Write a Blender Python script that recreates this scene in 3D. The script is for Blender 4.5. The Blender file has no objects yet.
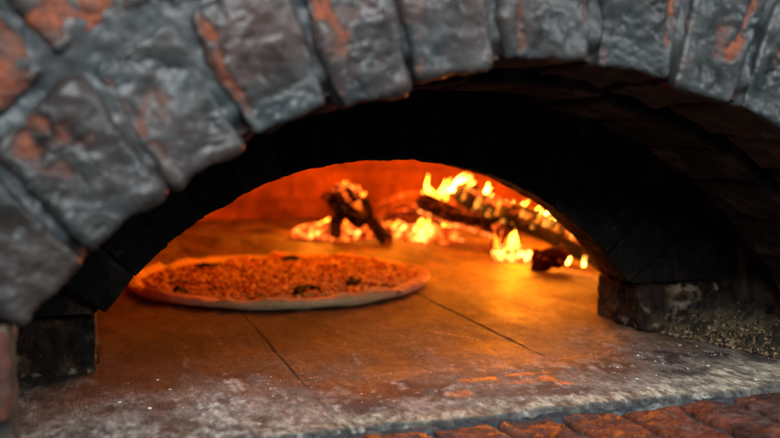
import bpy, math, random
import numpy as np

random.seed(7)
RNG = np.random.default_rng(7)
scene = bpy.context.scene
COL = scene.collection
sin, cos, rad = math.sin, math.cos, math.radians

# ------------------------------------------------------------------ noise
def _hash(ix, iy, iz, s):
    with np.errstate(over='ignore'):
        h = (ix.astype(np.uint32) * np.uint32(374761393) + iy.astype(np.uint32) * np.uint32(668265263)
             + iz.astype(np.uint32) * np.uint32(2147483647) + np.uint32(s * 974711 + 12345))
        h = (h ^ (h >> np.uint32(13))) * np.uint32(1274126177)
        h = (h ^ (h >> np.uint32(16))) * np.uint32(2246822519)
        h = h ^ (h >> np.uint32(15))
    return h.astype(np.float64) / 4294967295.0

def vnoise(P, s=0):
    P = np.asarray(P, float)
    i = np.floor(P).astype(np.int64)
    f = P - i
    f = f * f * f * (f * (f * 6 - 15) + 10)
    out = 0
    for dx in (0, 1):
        wx = f[:, 0] if dx else 1 - f[:, 0]
        for dy in (0, 1):
            wy = f[:, 1] if dy else 1 - f[:, 1]
            for dz in (0, 1):
                wz = f[:, 2] if dz else 1 - f[:, 2]
                out = out + wx * wy * wz * _hash(i[:, 0] + dx, i[:, 1] + dy, i[:, 2] + dz, s)
    return out * 2 - 1

def fbm(P, scale, octv=4, s=0, gain=0.5):
    P = np.asarray(P, float)
    if np.isscalar(scale): scale = (scale,) * 3
    Q = P * np.array(scale, float)
    out = np.zeros(len(P)); a = 1.0; t = 0
    for k in range(octv):
        out += a * vnoise(Q + 17.3 * k, s + k); t += a
        a *= gain; Q = Q * 2.03
    return out / t * 1.6

def sst(x, a, b):
    t = np.clip((x - a) / (b - a), 0, 1)
    return t * t * (3 - 2 * t)

def lerp(a, b, t):
    return a + (b - a) * t

def lcol(C, c, m):
    return C + (np.array(c, float)[None, :] - C) * np.clip(m, 0, 1)[:, None]

# ------------------------------------------------------------------ objects
WP = {}
def thing(name, label, cat, loc, group=None):
    o = bpy.data.objects.new(name, None)
    o.empty_display_size = 0.02
    COL.objects.link(o)
    o.location = loc
    o['label'] = label; o['category'] = cat
    if group: o['group'] = group
    WP[o] = np.array(loc, float)
    return o

def tag(o, label, cat, group=None, kind=None):
    if label: o['label'] = label
    if cat: o['category'] = cat
    if group: o['group'] = group
    if kind: o['kind'] = kind
    return o

def obj(name, V, F, m, parent=None, base=None, col=None, attrs=None, smooth=True, uv=None):
    V = np.asarray(V, float)
    b = WP[parent] if parent is not None else np.array(base if base is not None else (0, 0, 0), float)
    me = bpy.data.meshes.new(name)
    me.from_pydata((V - b).tolist(), [], [tuple(map(int, f)) for f in F])
    if smooth:
        me.polygons.foreach_set('use_smooth', [True] * len(me.polygons))
    if col is not None:
        col = np.asarray(col, float)
        if col.shape[1] == 3: col = np.c_[col, np.full(len(col), .8)]
        a = me.attributes.new('Col', 'FLOAT_COLOR', 'POINT')
        a.data.foreach_set('color', col.astype(np.float32).ravel())
    for k, v in (attrs or {}).items():
        a = me.attributes.new(k, 'FLOAT', 'POINT')
        a.data.foreach_set('value', np.asarray(v, np.float32))
    if uv is not None:
        u = me.uv_layers.new(name='UVMap')
        li = np.zeros(len(me.loops), np.int32); me.loops.foreach_get('vertex_index', li)
        u.data.foreach_set('uv', np.asarray(uv, np.float32)[li].ravel())
    me.materials.append(m)
    me.update()
    o = bpy.data.objects.new(name, me)
    COL.objects.link(o)
    if parent is not None:
        o.parent = parent; WP[o] = b
    else:
        o.location = b; WP[o] = b
    return o

# ------------------------------------------------------------------ mesh pieces
_gridcache = {}
def boxgrid(hx, hy, hz, seg):
    key = (round(hx, 5), round(hy, 5), round(hz, 5), seg)
    if key in _gridcache: return _gridcache[key]
    h = np.array([hx, hy, hz])
    n = np.maximum(2, np.round(2 * h / seg).astype(int))
    Vs, Fs, off = [], [], 0
    for ax in range(3):
        u, v = [(1, 2), (2, 0), (0, 1)][ax]
        gu = np.linspace(-1, 1, n[u] + 1); gv = np.linspace(-1, 1, n[v] + 1)
        for sg in (-1, 1):
            A, B = np.meshgrid(gu, gv, indexing='ij')
            P = np.zeros((A.size, 3)); P[:, ax] = sg; P[:, u] = A.ravel(); P[:, v] = B.ravel()
            idx = np.arange(A.size).reshape(A.shape) + off
            q = np.stack([idx[:-1, :-1], idx[1:, :-1], idx[1:, 1:], idx[:-1, 1:]], -1).reshape(-1, 4)
            if sg < 0: q = q[:, ::-1]
            Vs.append(P); Fs.append(q); off += A.size
    V = np.concatenate(Vs); F = np.concatenate(Fs)
    k = np.round(V * 1e6).astype(np.int64)
    _, first, inv = np.unique(k, axis=0, return_index=True, return_inverse=True)
    inv = inv.reshape(-1)
    V = V[first] * h; F = inv[F]
    _gridcache[key] = (V, F)
    return V, F

def rblock(hx, hy, hz, seg, r):
    """box with rounded edges: points, outward normals, faces (local)"""
    V, F = boxgrid(hx, hy, hz, seg)
    h = np.array([hx, hy, hz]); r = min(r, .95 * h.min())
    inn = np.clip(V, -(h - r), h - r)
    d = V - inn
    L = np.linalg.norm(d, axis=1, keepdims=True); N = d / np.maximum(L, 1e-9)
    return inn + N * r, N, F

def archmap(P, C, ac, rm, y0):
    """local (tangent, radial, depth) -> world"""
    ang = ac + P[:, 0] / rm
    r = rm + P[:, 1]
    return np.c_[C[0] + r * np.sin(ang), y0 + P[:, 2], C[1] + r * np.cos(ang)]

def gridfaces(nu, nv, closeu=False, off=0):
    idx = np.arange(nu * nv).reshape(nu, nv) + off
    if closeu: idx = np.vstack([idx, idx[:1]])
    return np.stack([idx[:-1, :-1], idx[1:, :-1], idx[1:, 1:], idx[:-1, 1:]], -1).reshape(-1, 4)

def polar_sheet(C, a0, a1, na, rs, yf, lip=None):
    """flat arch-shaped sheet at depth yf, facing the viewer, with a lip going back to depth lip"""
    A = np.radians(np.linspace(a0, a1, na))
    rows = [(rr, yf) for rr in rs]
    if lip is not None:
        rows = [(rs[0], y) for y in np.linspace(lip, yf, 12)[:-1]] + rows
    V = []
    for a in A:
        for rr, y in rows:
            V.append((C[0] + rr * sin(a), y, C[1] + rr * cos(a)))
    F = gridfaces(na, len(rows))[:, ::-1]
    return np.array(V), F

def tube(pts, radii, nseg=16, flat=1.0, up=(0, 0, 1), caps=True):
    pts = np.asarray(pts, float); n = len(pts)
    T = np.gradient(pts, axis=0); T /= np.linalg.norm(T, axis=1, keepdims=True)
    up = np.array(up, float)
    V = []; S = []
    for i in range(n):
        a = np.cross(T[i], up); a /= np.linalg.norm(a) + 1e-12
        b = np.cross(a, T[i])
        for k in range(nseg):
            th = 2 * math.pi * k / nseg
            V.append(pts[i] + radii[i] * (a * cos(th) + b * flat * sin(th)))
            S.append((i / (n - 1), th))
    F = [tuple(f) for f in gridfaces(nseg, n).tolist()] if False else []
    for i in range(n - 1):
        for k in range(nseg):
            k2 = (k + 1) % nseg
            F.append((i * nseg + k, i * nseg + k2, (i + 1) * nseg + k2, (i + 1) * nseg + k))
    if caps:
        for i, fl in ((0, True), (n - 1, False)):
            V.append(pts[i]); S.append((i / (n - 1), -1)); c = len(V) - 1
            for k in range(nseg):
                k2 = (k + 1) % nseg
                t = (i * nseg + k, i * nseg + k2, c)
                F.append(t[::-1] if fl else t)
    return np.array(V), F, np.array(S)

def ico(sub=2):
    import bmesh
    bm = bmesh.new(); bmesh.ops.create_icosphere(bm, subdivisions=sub, radius=1)
    V = np.array([v.co[:] for v in bm.verts]); F = [tuple(v.index for v in f.verts) for f in bm.faces]
    bm.free(); return V, F
ICO1, ICO2, ICO3 = ico(1), ico(2), ico(3)

# ------------------------------------------------------------------ materials
class NB:
    def __init__(s, name):
        s.m = bpy.data.materials.new(name); s.m.use_nodes = True
        s.nt = s.m.node_tree; s.nt.nodes.clear()
        s.out = s.n('ShaderNodeOutputMaterial')
    def n(s, t, **kw):
        nd = s.nt.nodes.new(t)
        for k, v in kw.items(): setattr(nd, k, v)
        return nd
    def set(s, sock, v):
        if isinstance(v, bpy.types.NodeSocket): s.nt.links.new(v, sock)
        elif v is not None:
            if sock.type == 'RGBA' and not np.isscalar(v) and len(v) == 3: v = (*v, 1)
            sock.default_value = v
    def attr(s, name, out='Color'):
        return s.n('ShaderNodeAttribute', attribute_name=name).outputs[out]
    def noise(s, scale, detail=6, rough=.55, vec=None, dist=0.0):
        nd = s.n('ShaderNodeTexNoise'); s.set(nd.inputs['Scale'], scale); nd.inputs['Detail'].default_value = detail
        nd.inputs['Roughness'].default_value = rough; nd.inputs['Distortion'].default_value = dist
        s.set(nd.inputs['Vector'], vec if vec is not None else s.geo())
        return nd.outputs['Fac']
    def geo(s):
        if not hasattr(s, '_g'): s._g = s.n('ShaderNodeTexCoord').outputs['Object']
        return s._g
    def mapping(s, scale):
        nd = s.n('ShaderNodeMapping'); s.set(nd.inputs['Vector'], s.n('ShaderNodeTexCoord').outputs['Object']); nd.inputs['Scale'].default_value = scale
        return nd.outputs['Vector']
    def math(s, op, a, b=0.0, c=None, clamp=False):
        nd = s.n('ShaderNodeMath', operation=op); nd.use_clamp = clamp
        s.set(nd.inputs[0], a); s.set(nd.inputs[1], b)
        if c is not None: s.set(nd.inputs[2], c)
        return nd.outputs[0]
    def mapr(s, v, a, b, c=0., d=1.):
        nd = s.n('ShaderNodeMapRange'); s.set(nd.inputs['Value'], v)
        for k, x in zip(('From Min', 'From Max', 'To Min', 'To Max'), (a, b, c, d)): nd.inputs[k].default_value = x
        return nd.outputs[0]
    def mix(s, f, a, b, mode='MIX'):
        nd = s.n('ShaderNodeMix', data_type='RGBA', blend_type=mode)
        s.set(nd.inputs[0], f); s.set(nd.inputs[6], a); s.set(nd.inputs[7], b)
        return nd.outputs[2]
    def bump(s, h, strength=1., dist=.001, normal=None):
        nd = s.n('ShaderNodeBump'); s.set(nd.inputs['Height'], h); s.set(nd.inputs['Strength'], strength)
        nd.inputs['Distance'].default_value = dist
        if normal is not None: s.set(nd.inputs['Normal'], normal)
        return nd.outputs['Normal']
    def bsdf(s, color, rough=.7, normal=None, spec=.4, emis=None, estr=0., sss=0.):
        b = s.n('ShaderNodeBsdfPrincipled')
        s.set(b.inputs['Base Color'], color); s.set(b.inputs['Roughness'], rough)
        if normal is not None: s.set(b.inputs['Normal'], normal)
        b.inputs['Specular IOR Level'].default_value = spec
        if emis is not None:
            s.set(b.inputs['Emission Color'], emis); s.set(b.inputs['Emission Strength'], estr)
        if sss:
            b.inputs['Subsurface Weight'].default_value = sss; b.inputs['Subsurface Radius'].default_value = (.01, .005, .002)
            b.inputs['Subsurface Scale'].default_value = .3
        s.nt.links.new(b.outputs[0], s.out.inputs['Surface'])
        return s.m

def mat_painted(name, sc1, amp1, sc2, dist, bscale, spec=.4, glow=False, rmul=1.0, gstr=9.0, squash=None):
    """colour and roughness come from the mesh's own Col attribute, broken up by fine noise"""
    b = NB(name)
    at = b.n('ShaderNodeAttribute', attribute_name='Col')
    if squash: b._g = b.mapping(squash)
    n1 = b.noise(sc1, 8, .65); n2 = b.noise(sc2, 4, .6)
    v = b.math('ADD', b.mapr(n1, .3, .7, 1 - amp1, 1 + amp1), b.mapr(n2, .3, .7, -amp1 * (.9 if squash else .5), amp1 * (.9 if squash else .5)))
    col = b.mix(1.0, at.outputs['Color'], v, 'MULTIPLY')
    h = b.math('ADD', b.noise(bscale, 6, .65), b.math('MULTIPLY', n2, .5))
    nrm = b.bump(h, 1.0, dist)
    rgh = b.math('MULTIPLY', b.math('ADD', at.outputs['Alpha'], b.mapr(n1, .3, .7, -.08, .08)), rmul, clamp=True)
    if not glow:
        return b.bsdf(col, rgh, nrm, spec)
    g = b.attr('glow', 'Fac')
    gn = b.math('MULTIPLY', g, b.mapr(b.noise(bscale * .5, 5, .6), .35, .65, .35, 1.25), clamp=True)
    ramp = b.n('ShaderNodeValToRGB'); b.set(ramp.inputs[0], gn)
    e = ramp.color_ramp.elements
    e[0].position = 0; e[0].color = (0, 0, 0, 1); e[1].position = 1; e[1].color = (1, .38, .07, 1)
    k = ramp.color_ramp.elements.new(.3); k.color = (.5, .035, .003, 1)
    k = ramp.color_ramp.elements.new(.65); k.color = (1, .14, .012, 1)
    return b.bsdf(col, rgh, nrm, spec, ramp.outputs[0], b.math('MULTIPLY', b.math('POWER', gn, 1.5), gstr))

# grey-painted brick: msk = chip (bare brick), soot, tint
def mat_paint(name, lo, hi):
    b = NB(name)
    at = b.n('ShaderNodeAttribute', attribute_name='Col')
    sep = b.n('ShaderNodeSeparateColor'); b.set(sep.inputs[0], at.outputs['Color'])
    chip, soot, tint = sep.outputs[0], sep.outputs[1], sep.outputs[2]
    n1 = b.noise(38, 5, .55, dist=.5); n2 = b.noise(260, 5, .6); n3 = b.noise(14, 4, .5)
    base = b.mix(b.mapr(n1, .34, .68), lo, hi)
    base = b.mix(b.math('MULTIPLY', b.mapr(n3, .42, .62), .5), base, (.024, .034, .037))
    base = b.mix(b.math('MULTIPLY', tint, .6), base, (.060, .033, .026))
    nb = b.noise(120, 8, .72)
    mott = b.math('ADD', chip, b.math('MULTIPLY', b.math('SUBTRACT', nb, .5), 2.3))
    ck = b.math('MULTIPLY', b.mapr(mott, .30, .85), b.mapr(chip, .05, .45), clamp=True)
    brick = b.mix(b.mapr(n2, .3, .7), (.15, .022, .008), (.36, .085, .025))
    brick = b.mix(b.mapr(b.noise(75, 6, .6), .45, .68), brick, (.085, .055, .045))
    brick = b.mix(1.0, brick, b.mapr(b.noise(320, 6, .7), .3, .7, .4, 1.35), 'MULTIPLY')
    c = b.mix(b.math('MULTIPLY', ck, .93), base, brick)
    halo = b.math('MULTIPLY', b.mapr(mott, .0, .4), b.mapr(chip, .0, .25), clamp=True)
    c = b.mix(b.math('MULTIPLY', halo, .35), c, (.075, .034, .022))
    c = b.mix(1.0, c, b.mapr(at.outputs['Alpha'], 0, 1, .30, 1.0), 'MULTIPLY')
    fl = b.mapr(b.noise(420, 3, .5), .67, .74)
    c = b.mix(b.math('MULTIPLY', fl, .3), c, (.26, .26, .24))
    c = b.mix(soot, c, b.mix(b.mapr(n1, .3, .7), (.014, .011, .010), (.085, .046, .030)))
    h = b.math('ADD', b.noise(75, 4, .5), b.math('MULTIPLY', b.noise(360, 4, .6), .26))
    h = b.math('ADD', h, b.math('MULTIPLY', b.math('MULTIPLY', nb, ck), .7))
    nrm = b.bump(h, 1.0, .0010)
    r = b.mix(ck, b.mix(b.mapr(n1, .3, .7), (.26,) * 3, (.42,) * 3), (.7,) * 3)
    r = b.mix(soot, r, (.8,) * 3)
    return b.bsdf(c, r, nrm, .19)

M_PAINT = mat_paint('painted_brick', (.014, .0175, .0180), (.040, .0455, .0455))
M_PMORT = mat_paint('painted_mortar', (.015, .0195, .0215), (.043, .052, .055))
M_STONE = mat_painted('hearth_stone', 300, .60, 1050, .0024, 900, .4, squash=(1, .38, 1))
M_SOOT = mat_painted('sooty_brick', 70, .45, 420, .0016, 260, .10)
M_SILL = mat_painted('sill_brick', 110, .5, 600, .0022, 320, .4)
M_ASH = mat_painted('ash_rubble', 160, .55, 600, .0025, 420, .2)
M_LOG = mat_painted('charred_wood', 120, .5, 500, .003, 260, .08, glow=True, gstr=5.0)
M_EMBER = mat_painted('hot_coal', 150, .5, 500, .002, 160, .2, glow=True, gstr=9.0)
M_CRUST = mat_painted('baked_dough', 60, .18, 300, .0008, 220, .35)
M_SAUCE = mat_painted('tomato_sauce', 200, .4, 700, .0012, 500, .6)
M_TOP = mat_painted('topping', 300, .25, 900, .0006, 900, .55)
M_LEAF = mat_painted('charred_leaf', 160, .4, 600, .0008, 300, .12)
M_FLOUR = mat_painted('flour', 300, .1, 900, .0004, 900, .2)

def mat_dome():
    b = NB('chamber_brick')
    uv = b.n('ShaderNodeUVMap', uv_map='UVMap').outputs[0]
    br = b.n('ShaderNodeTexBrick'); b.set(br.inputs['Vector'], uv)
    br.inputs['Scale'].default_value = 1.0; br.inputs['Brick Width'].default_value = .22; br.inputs['Row Height'].default_value = .068
    br.inputs['Mortar Size'].default_value = .005; br.inputs['Mortar Smooth'].default_value = .3
    b.set(br.inputs['Color1'], (.55, .15, .04)); b.set(br.inputs['Color2'], (.46, .125, .035)); b.set(br.inputs['Mortar'], (.41, .11, .033))
    n = b.noise(9, 6, .6); n2 = b.noise(60, 6, .6)
    c = b.mix(b.mapr(n, .35, .62), br.outputs['Color'], b.mix(.8, br.outputs['Color'], (.09, .022, .008)))
    c = b.mix(1.0, c, b.mapr(n2, .3, .7, .75, 1.2), 'MULTIPLY')
    h = b.math('SUBTRACT', b.math('MULTIPLY', n2, .5), br.outputs['Fac'])
    return b.bsdf(c, .85, b.bump(h, 1, .004), .2)
M_DOME = mat_dome()

def mat_flame(name, color, strength):
    b = NB(name)
    v = b.n('ShaderNodeEmission'); b.set(v.inputs['Color'], color); b.set(v.inputs['Strength'], strength)
    b.nt.links.new(v.outputs[0], b.out.inputs['Volume'])
    return b.m
M_FLAME = mat_flame('flame', (1, .26, .015), 120)
M_FLAMELOW = mat_flame('low_flame', (1, .16, .010), 75)
M_FLAMEHOT = mat_flame('flame_core', (1, .36, .04), 190)

# ------------------------------------------------------------------ camera
f = 980.0; W, H = 780.0, 438.0
pitch = math.atan(95.0 / f)
import mathutils
fwd = mathutils.Vector((0.3045, 0.9477, -0.0965)).normalized()
cam_d = bpy.data.cameras.new('camera'); cam = bpy.data.objects.new('camera', cam_d); COL.objects.link(cam)
cam.location = (0, 0, .2)
cam.rotation_euler = fwd.to_track_quat('-Z', 'Y').to_euler()
cam_d.sensor_width = 36; cam_d.lens = 36 * f / W
cam_d.clip_start = .01; cam_d.clip_end = 50
cam_d.dof.use_dof = True; cam_d.dof.focus_distance = .785; cam_d.dof.aperture_fstop = 4.9
cam_d.dof.aperture_blades = 9
scene.camera = cam

# ================================================================== FACADE ARCH
CF = (.264, -.145); YF = .515; R0, R1 = .377, .4525; R2, R3 = .462, .56
JOINT = [-50.6, -43.0, -35.0, -27.7, -20.0, -13.0, -5.0, 4.0, 12.2, 19.6, 27.4, 35.0, 43.0, 50.6]
# bare patches: angle, radius, half width (deg), half height (m), tilt, strength
CHIPS = [(-40.6, .440, 1.0, .013, .0, 1.0), (-39.2, .445, .7, .008, 0, .8), (-38.4, .434, 1.3, .006, .3, .55), (-39.9, .421, .5, .009, 0, .6),
         (-37.0, .425, 1.4, .004, -.3, .45), (-34.3, .433, .5, .012, .3, .75), (-33.9, .414, .45, .016, .1, .6), (-33.8, .397, .4, .01, .1, .5),
         (-32.2, .420, 1.0, .014, .1, .38), (-31.2, .438, .5, .006, 0, .4),
         (-26.6, .436, .35, .014, 0, .75), (-26.9, .415, .35, .018, 0, .75), (-26.5, .398, .5, .007, 0, .6),
         (-18.4, .428, .9, .016, 0, .8), (-18.0, .410, .8, .011, 0, .6), (-17.2, .420, .7, .016, .2, .4), (-15.6, .43, .6, .01, 0, .3),
         (-11.6, .418, .6, .016, 0, .35), (-9.3, .41, .6, .01, 0, .2), (-3.2, .408, .35, .022, 0, .6), (-2.8, .39, .35, .008, 0, .4),
         (3.0, .416, .25, .012, 0, .8), (8.4, .43, .8, .012, 0, .5), (10.7, .424, .45, .014, .1, 1.0), (11.0, .409, .3, .010, 0, .95),
         (17.8, .430, .35, .02, .1, .95), (17.6, .412, .7, .010, .2, .8), (16.2, .415, .7, .012, 0, .45), (22.0, .43, .6, .02, 0, .7)]
CHIPS2 = [(-32.8, .482, 2.6, .021, 0, 1.1), (-38.2, .482, 1.5, .017, 0, 1.1), (-39.6, .468, .7, .008, 0, .9), (-23.5, .5, 1.5, .02, 0, .8), (-10, .5, 2, .02, 0, .7), (6, .51, 2, .02, 0, .7), (24, .5, 2, .03, 0, .8)]

def chipmask(ang, r, Pw, chips, seed):
    m = np.zeros(len(ang))
    nz = fbm(Pw, 170, 4, seed) * .55 + fbm(Pw, 55, 2, seed + 9) * .35
    for a, rr, ha, hr, tilt, st in chips:
        da = (ang - a) ; dr = (r - rr)
        da = da - tilt * dr / .01
        d = np.sqrt((da / ha) ** 2 + (dr / hr) ** 2)
        m = np.maximum(m, st * .95 * sst(1.2 - d + nz * .9, -.05, .75))
    return m

facade = thing('facade_arch', 'grey painted brick arch framing the oven opening, paint chipped to orange brick', 'brick arch', (CF[0], YF + .05, -.015))
def facade_brick(a0, a1, r0, r1, chips, seed, edge=.5, tint=.3, seg=.0015, name='brick', label=None, lo=0.0):
    rm = .5 * (r0 + r1); ac = rad(.5 * (a0 + a1))
    rng = np.random.default_rng(seed)
    hx = .5 * rad(a1 - a0) * rm - .0030; hy = .5 * (r1 - r0); hz = .042
    P, N, F = rblock(hx, hy, hz, seg, .0046)
    # uneven, hand-set edges
    P[:, 1] += np.where(P[:, 1] < 0, rng.uniform(-.0025, .003), 0) * np.clip(-P[:, 1] / hy, 0, 1)
    S = P + np.array([seed * 1.37, seed * .71, seed * .23])
    lowf = fbm(S, 26, 3, 3); mid = fbm(S, 85, 4, 11); fine = fbm(S, 320, 3, 23)
    front = sst(-N[:, 2], .15, .7)
    ang = np.degrees(ac + P[:, 0] / rm); rr = rm + P[:, 1]
    Pw0 = archmap(P, CF, ac, rm, YF + hz)
    chip = chipmask(ang, rr, Pw0, chips, 5) * np.clip(front + .3, 0, 1)
    u = P[:, 0] / hx
    ridge = sst(-u, .55, .85) * sst(1 - np.abs(P[:, 1]) / hy, .02, .2)
    wear = ridge * sst(mid + .4 * fine, .25, .75) * edge
    low = sst(-P[:, 1] / hy, .62, .95) * sst(mid + .5 * lowf, .3, .8) * .55 * edge
    chip = np.maximum(chip, np.maximum(wear, low) * front)
    crk = np.abs(fbm(S, 38, 3, 41)); crack = sst(.035 - crk, 0, .03) * sst(fbm(S, 14, 2, 44), .1, .5)
    d = (.0030 + .0012 * (1 - front)) * lowf + .0010 * mid + .00022 * fine
    d = d + front * (.0011 * ridge - .0015 * sst(chip, .15, .55) + .0012 * chip * fbm(S, 150, 3, 31) - .0014 * crack)
    # thick paint steps
    flake = sst(fbm(S, 48, 5, 52), .10, .17); flake2 = sst(fbm(S, 75, 5, 58), .22, .28)
    d = d + front * (.0008 * flake + .0006 * flake2)
    P2 = P + N * d[:, None]
    Vw = archmap(P2, CF, ac, rm, YF + hz)
    soot = np.maximum(sst(Vw[:, 1], YF + .014, YF + .026) , sst(-N[:, 1], .55, .95) * sst(Vw[:, 1], YF + .004, YF + .012))
    soot = np.maximum(soot, lo * (sst(-lowf - .2 * mid, -.4, .4) * .5 + .1 * (lo > .5)))
    tn = np.clip(tint * (.5 + lowf * 1.2 + .6 * (1 - flake)), 0, 1)
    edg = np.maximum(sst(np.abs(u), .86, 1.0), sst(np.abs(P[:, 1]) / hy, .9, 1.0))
    cav = 1 - np.clip(.6 * sst(-(mid + .5 * fine), .2, .8) + .55 * crack + .5 * edg * sst(mid + .3, 0, .6), 0, 1) * front  # recess shade put into the colour: pits, cracks and edges darker
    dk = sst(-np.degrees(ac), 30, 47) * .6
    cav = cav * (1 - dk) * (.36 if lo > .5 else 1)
    C = np.c_[chip, soot, tn, cav]
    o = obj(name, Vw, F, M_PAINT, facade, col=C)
    if label: o['label'] = label
    return o

tints = [.2, .25, .45, .55, .4, .45, .3, .22, .15, .3, .2, .2, .2]
edges = [.5, .2, .35, .45, .5, .35, .3, .5, .3, .35, .4, .4, .4]
for i in range(len(JOINT) - 1):
    a0, a1 = JOINT[i], JOINT[i + 1]
    facade_brick(a0, a1, R0 + [0, .002, -.001, .001, -.001, 0, .002, 0, -.001, .001, 0, 0, 0][i], R1, CHIPS, 40 + i, edges[i], tints[i],
                 seg=.0014 if -50 < a1 and a0 < 22 else .003, lo=.55 if i == 0 else .25 if i == 1 else 0,
                 label='soot blackened lowest brick at the left foot of the arch' if i == 0 else None)
J2 = [-50.6, -42.5, -36.0, -28.4, -20.6, -12.6, -4.6, 3.6, 11.8, 19.8, 27.6, 35.2, 43]
for i in range(len(J2) - 1):
    vis = J2[i] < -24 and J2[i + 1] > -48
    facade_brick(J2[i], J2[i + 1], R2, R3, CHIPS2, 80 + i, .6, .5, seg=.0016 if vis else .004,
                 label='outer brick with its paint worn off to bare red' if i in (1, 2) else None)
# mortar sheet behind / between bricks, and the wall it runs into
rs = np.r_[np.arange(.3835, .58, .0020), np.linspace(.59, 1.0, 24)]
V, F = polar_sheet(CF, -62, 62, 760, rs, YF + .0036, lip=YF + .083)
fl = V[:, 1] < YF + .0037
n1 = fbm(V, 32, 3, 61); n2 = fbm(V, 110, 3, 66)
V[:, 1] -= fl * (.0022 * n1 + .0012 * n2)
rmo = np.hypot(V[:, 0] - CF[0], V[:, 2] - CF[1])
V[:, 1] += fl * .010 * (1 - sst(rmo, .383, .396))
C = np.c_[np.zeros(len(V)), np.where(fl, .8 * (1 - sst(rmo, .383, .392)), 1) , np.clip(.15 + .3 * n1, 0, 1), 1 - .5 * sst(-n2, .1, .8)]
V = V[(V[:, 2] > -5)] if False else V
V[:, 2] = np.where(V[:, 2] < -.06, -.06, V[:, 2])
obj('mortar', V, F, M_PMORT, facade, col=C)

# jamb bricks under the feet of the arch
def sill_color(S, V, dark=0.0, seed=0):
    C = np.tile([.26, .075, .04], (len(V), 1))
    C = lcol(C, (.36, .115, .06), sst(fbm(S, 40, 4, 3 + seed), .1, .8))
    C = lcol(C, (.10, .05, .04), sst(fbm(S, 60, 4, 8 + seed), .2, .8) * .85)
    C = lcol(C, (.30, .26, .23), sst(fbm(S, 120, 4, 15 + seed), .45, .9) * .6)
    C = lcol(C, (.035, .022, .02), sst(fbm(S, 28, 5, 21 + seed), .05, .6) * .8)
    return C * .38 * np.array([1.12, .95, .9])
def jamb_brick(x0, x1, z0, z1, seed, col=None, parent=None, y0=YF, y1=YF + .06, m=None, seg=.0022):
    h = np.array([x1 - x0, y1 - y0, z1 - z0]) / 2; c = np.array([x0 + x1, y0 + y1, z0 + z1]) / 2
    P, N, F = rblock(*h, seg, .005)
    S = P + seed * np.array([1.1, .7, .3])
    d = .002 * fbm(S, 35, 3, 3) + .001 * fbm(S, 130, 4, 7)
    V = P + N * d[:, None] + c
    C = col(S, V, N) if col else sill_color(S, V) * .55
    rough = np.full(len(V), .6)
    return obj('brick', V, F, m or M_SILL, parent, col=np.c_[C, rough])
for x0, x1 in ((-.235, -.034), (.562, .763)):
    jamb_brick(x0, x1, -.012, .0415, 3 + x0, parent=facade, seg=.003)
    jamb_brick(x0, x1, .049, .0975, 5 + x0, parent=facade, seg=.003)
    P, N, F = rblock(.1005, .026, .056, .003, .002)
    V = P + np.array([(x0 + x1) / 2, YF + .034, .043])
    V += N * (.0015 * fbm(V, 150, 3, 2))[:, None]
    C = lcol(np.tile([.14, .11, .07], (len(V), 1)), (.03, .026, .022), sst(fbm(V, 60, 3, 4), -.3, .4))
    obj('mortar', V, F, M_STONE, facade, col=C)

# ================================================================== VESTIBULE ARCH (second ring, sooty)
vest = thing('inner_arch', 'soot black second brick arch just behind the grey painted front arch', 'brick arch', (CF[0], .65, 0))
def soot_col(S, V, N, lo=(.012, .010, .0085), hi=(.080, .056, .043), sc=40):
    C = np.tile(lo, (len(V), 1))
    C = lcol(C, hi, sst(fbm(S, sc, 4, 5), 0, 1.0))
    return lcol(C, (.07, .06, .05), sst(fbm(S, 150, 4, 9), .6, 1.05) * .35)
def dark_voussoir(parent, C0, a0, a1, r0, r1, y0, y1, seed, colf, gap=.003, seg=.0025, rnd=.004, amp=.0018, warp=None):
    rm = .5 * (r0 + r1); ac = rad(.5 * (a0 + a1))
    hx = .5 * rad(a1 - a0) * rm - gap; hy = .5 * (r1 - r0); hz = .5 * (y1 - y0)
    P, N, F = rblock(hx, hy, hz, seg, rnd)
    S = P + seed * np.array([1.3, .77, .31])
    P = P + N * (amp * fbm(S, 30, 3, 3) + .0008 * fbm(S, 140, 4, 7))[:, None]
    V = archmap(P, C0, ac, rm, .5 * (y0 + y1))
    if warp is not None: V = warp(V, P)
    C = colf(S, V, N)
    return obj('brick', V, F, M_SOOT, parent, col=np.c_[C, np.full(len(V), .72)])
an = np.linspace(-47, 51, 14)
for i in range(13):
    jit = [.001, -.001, .0015, 0, -.001, .001, 0, .002, -.001, .0005, .001, 0, .001][i]
    dark_voussoir(vest, CF, an[i], an[i + 1], .3705 + jit, .44, .603, .700, 120 + i, soot_col)
V, F = polar_sheet(CF, -64, 64, 260, np.r_[np.linspace(.374, .46, 30), np.linspace(.48, 1.0, 20)], .606, lip=.697)
V += .001 * fbm(V, 120, 3, 3)[:, None]
V[:, 2] = np.maximum(V[:, 2], -.02)
obj('mortar', V, F, M_SOOT, vest, col=soot_col(V, V, V))
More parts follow.
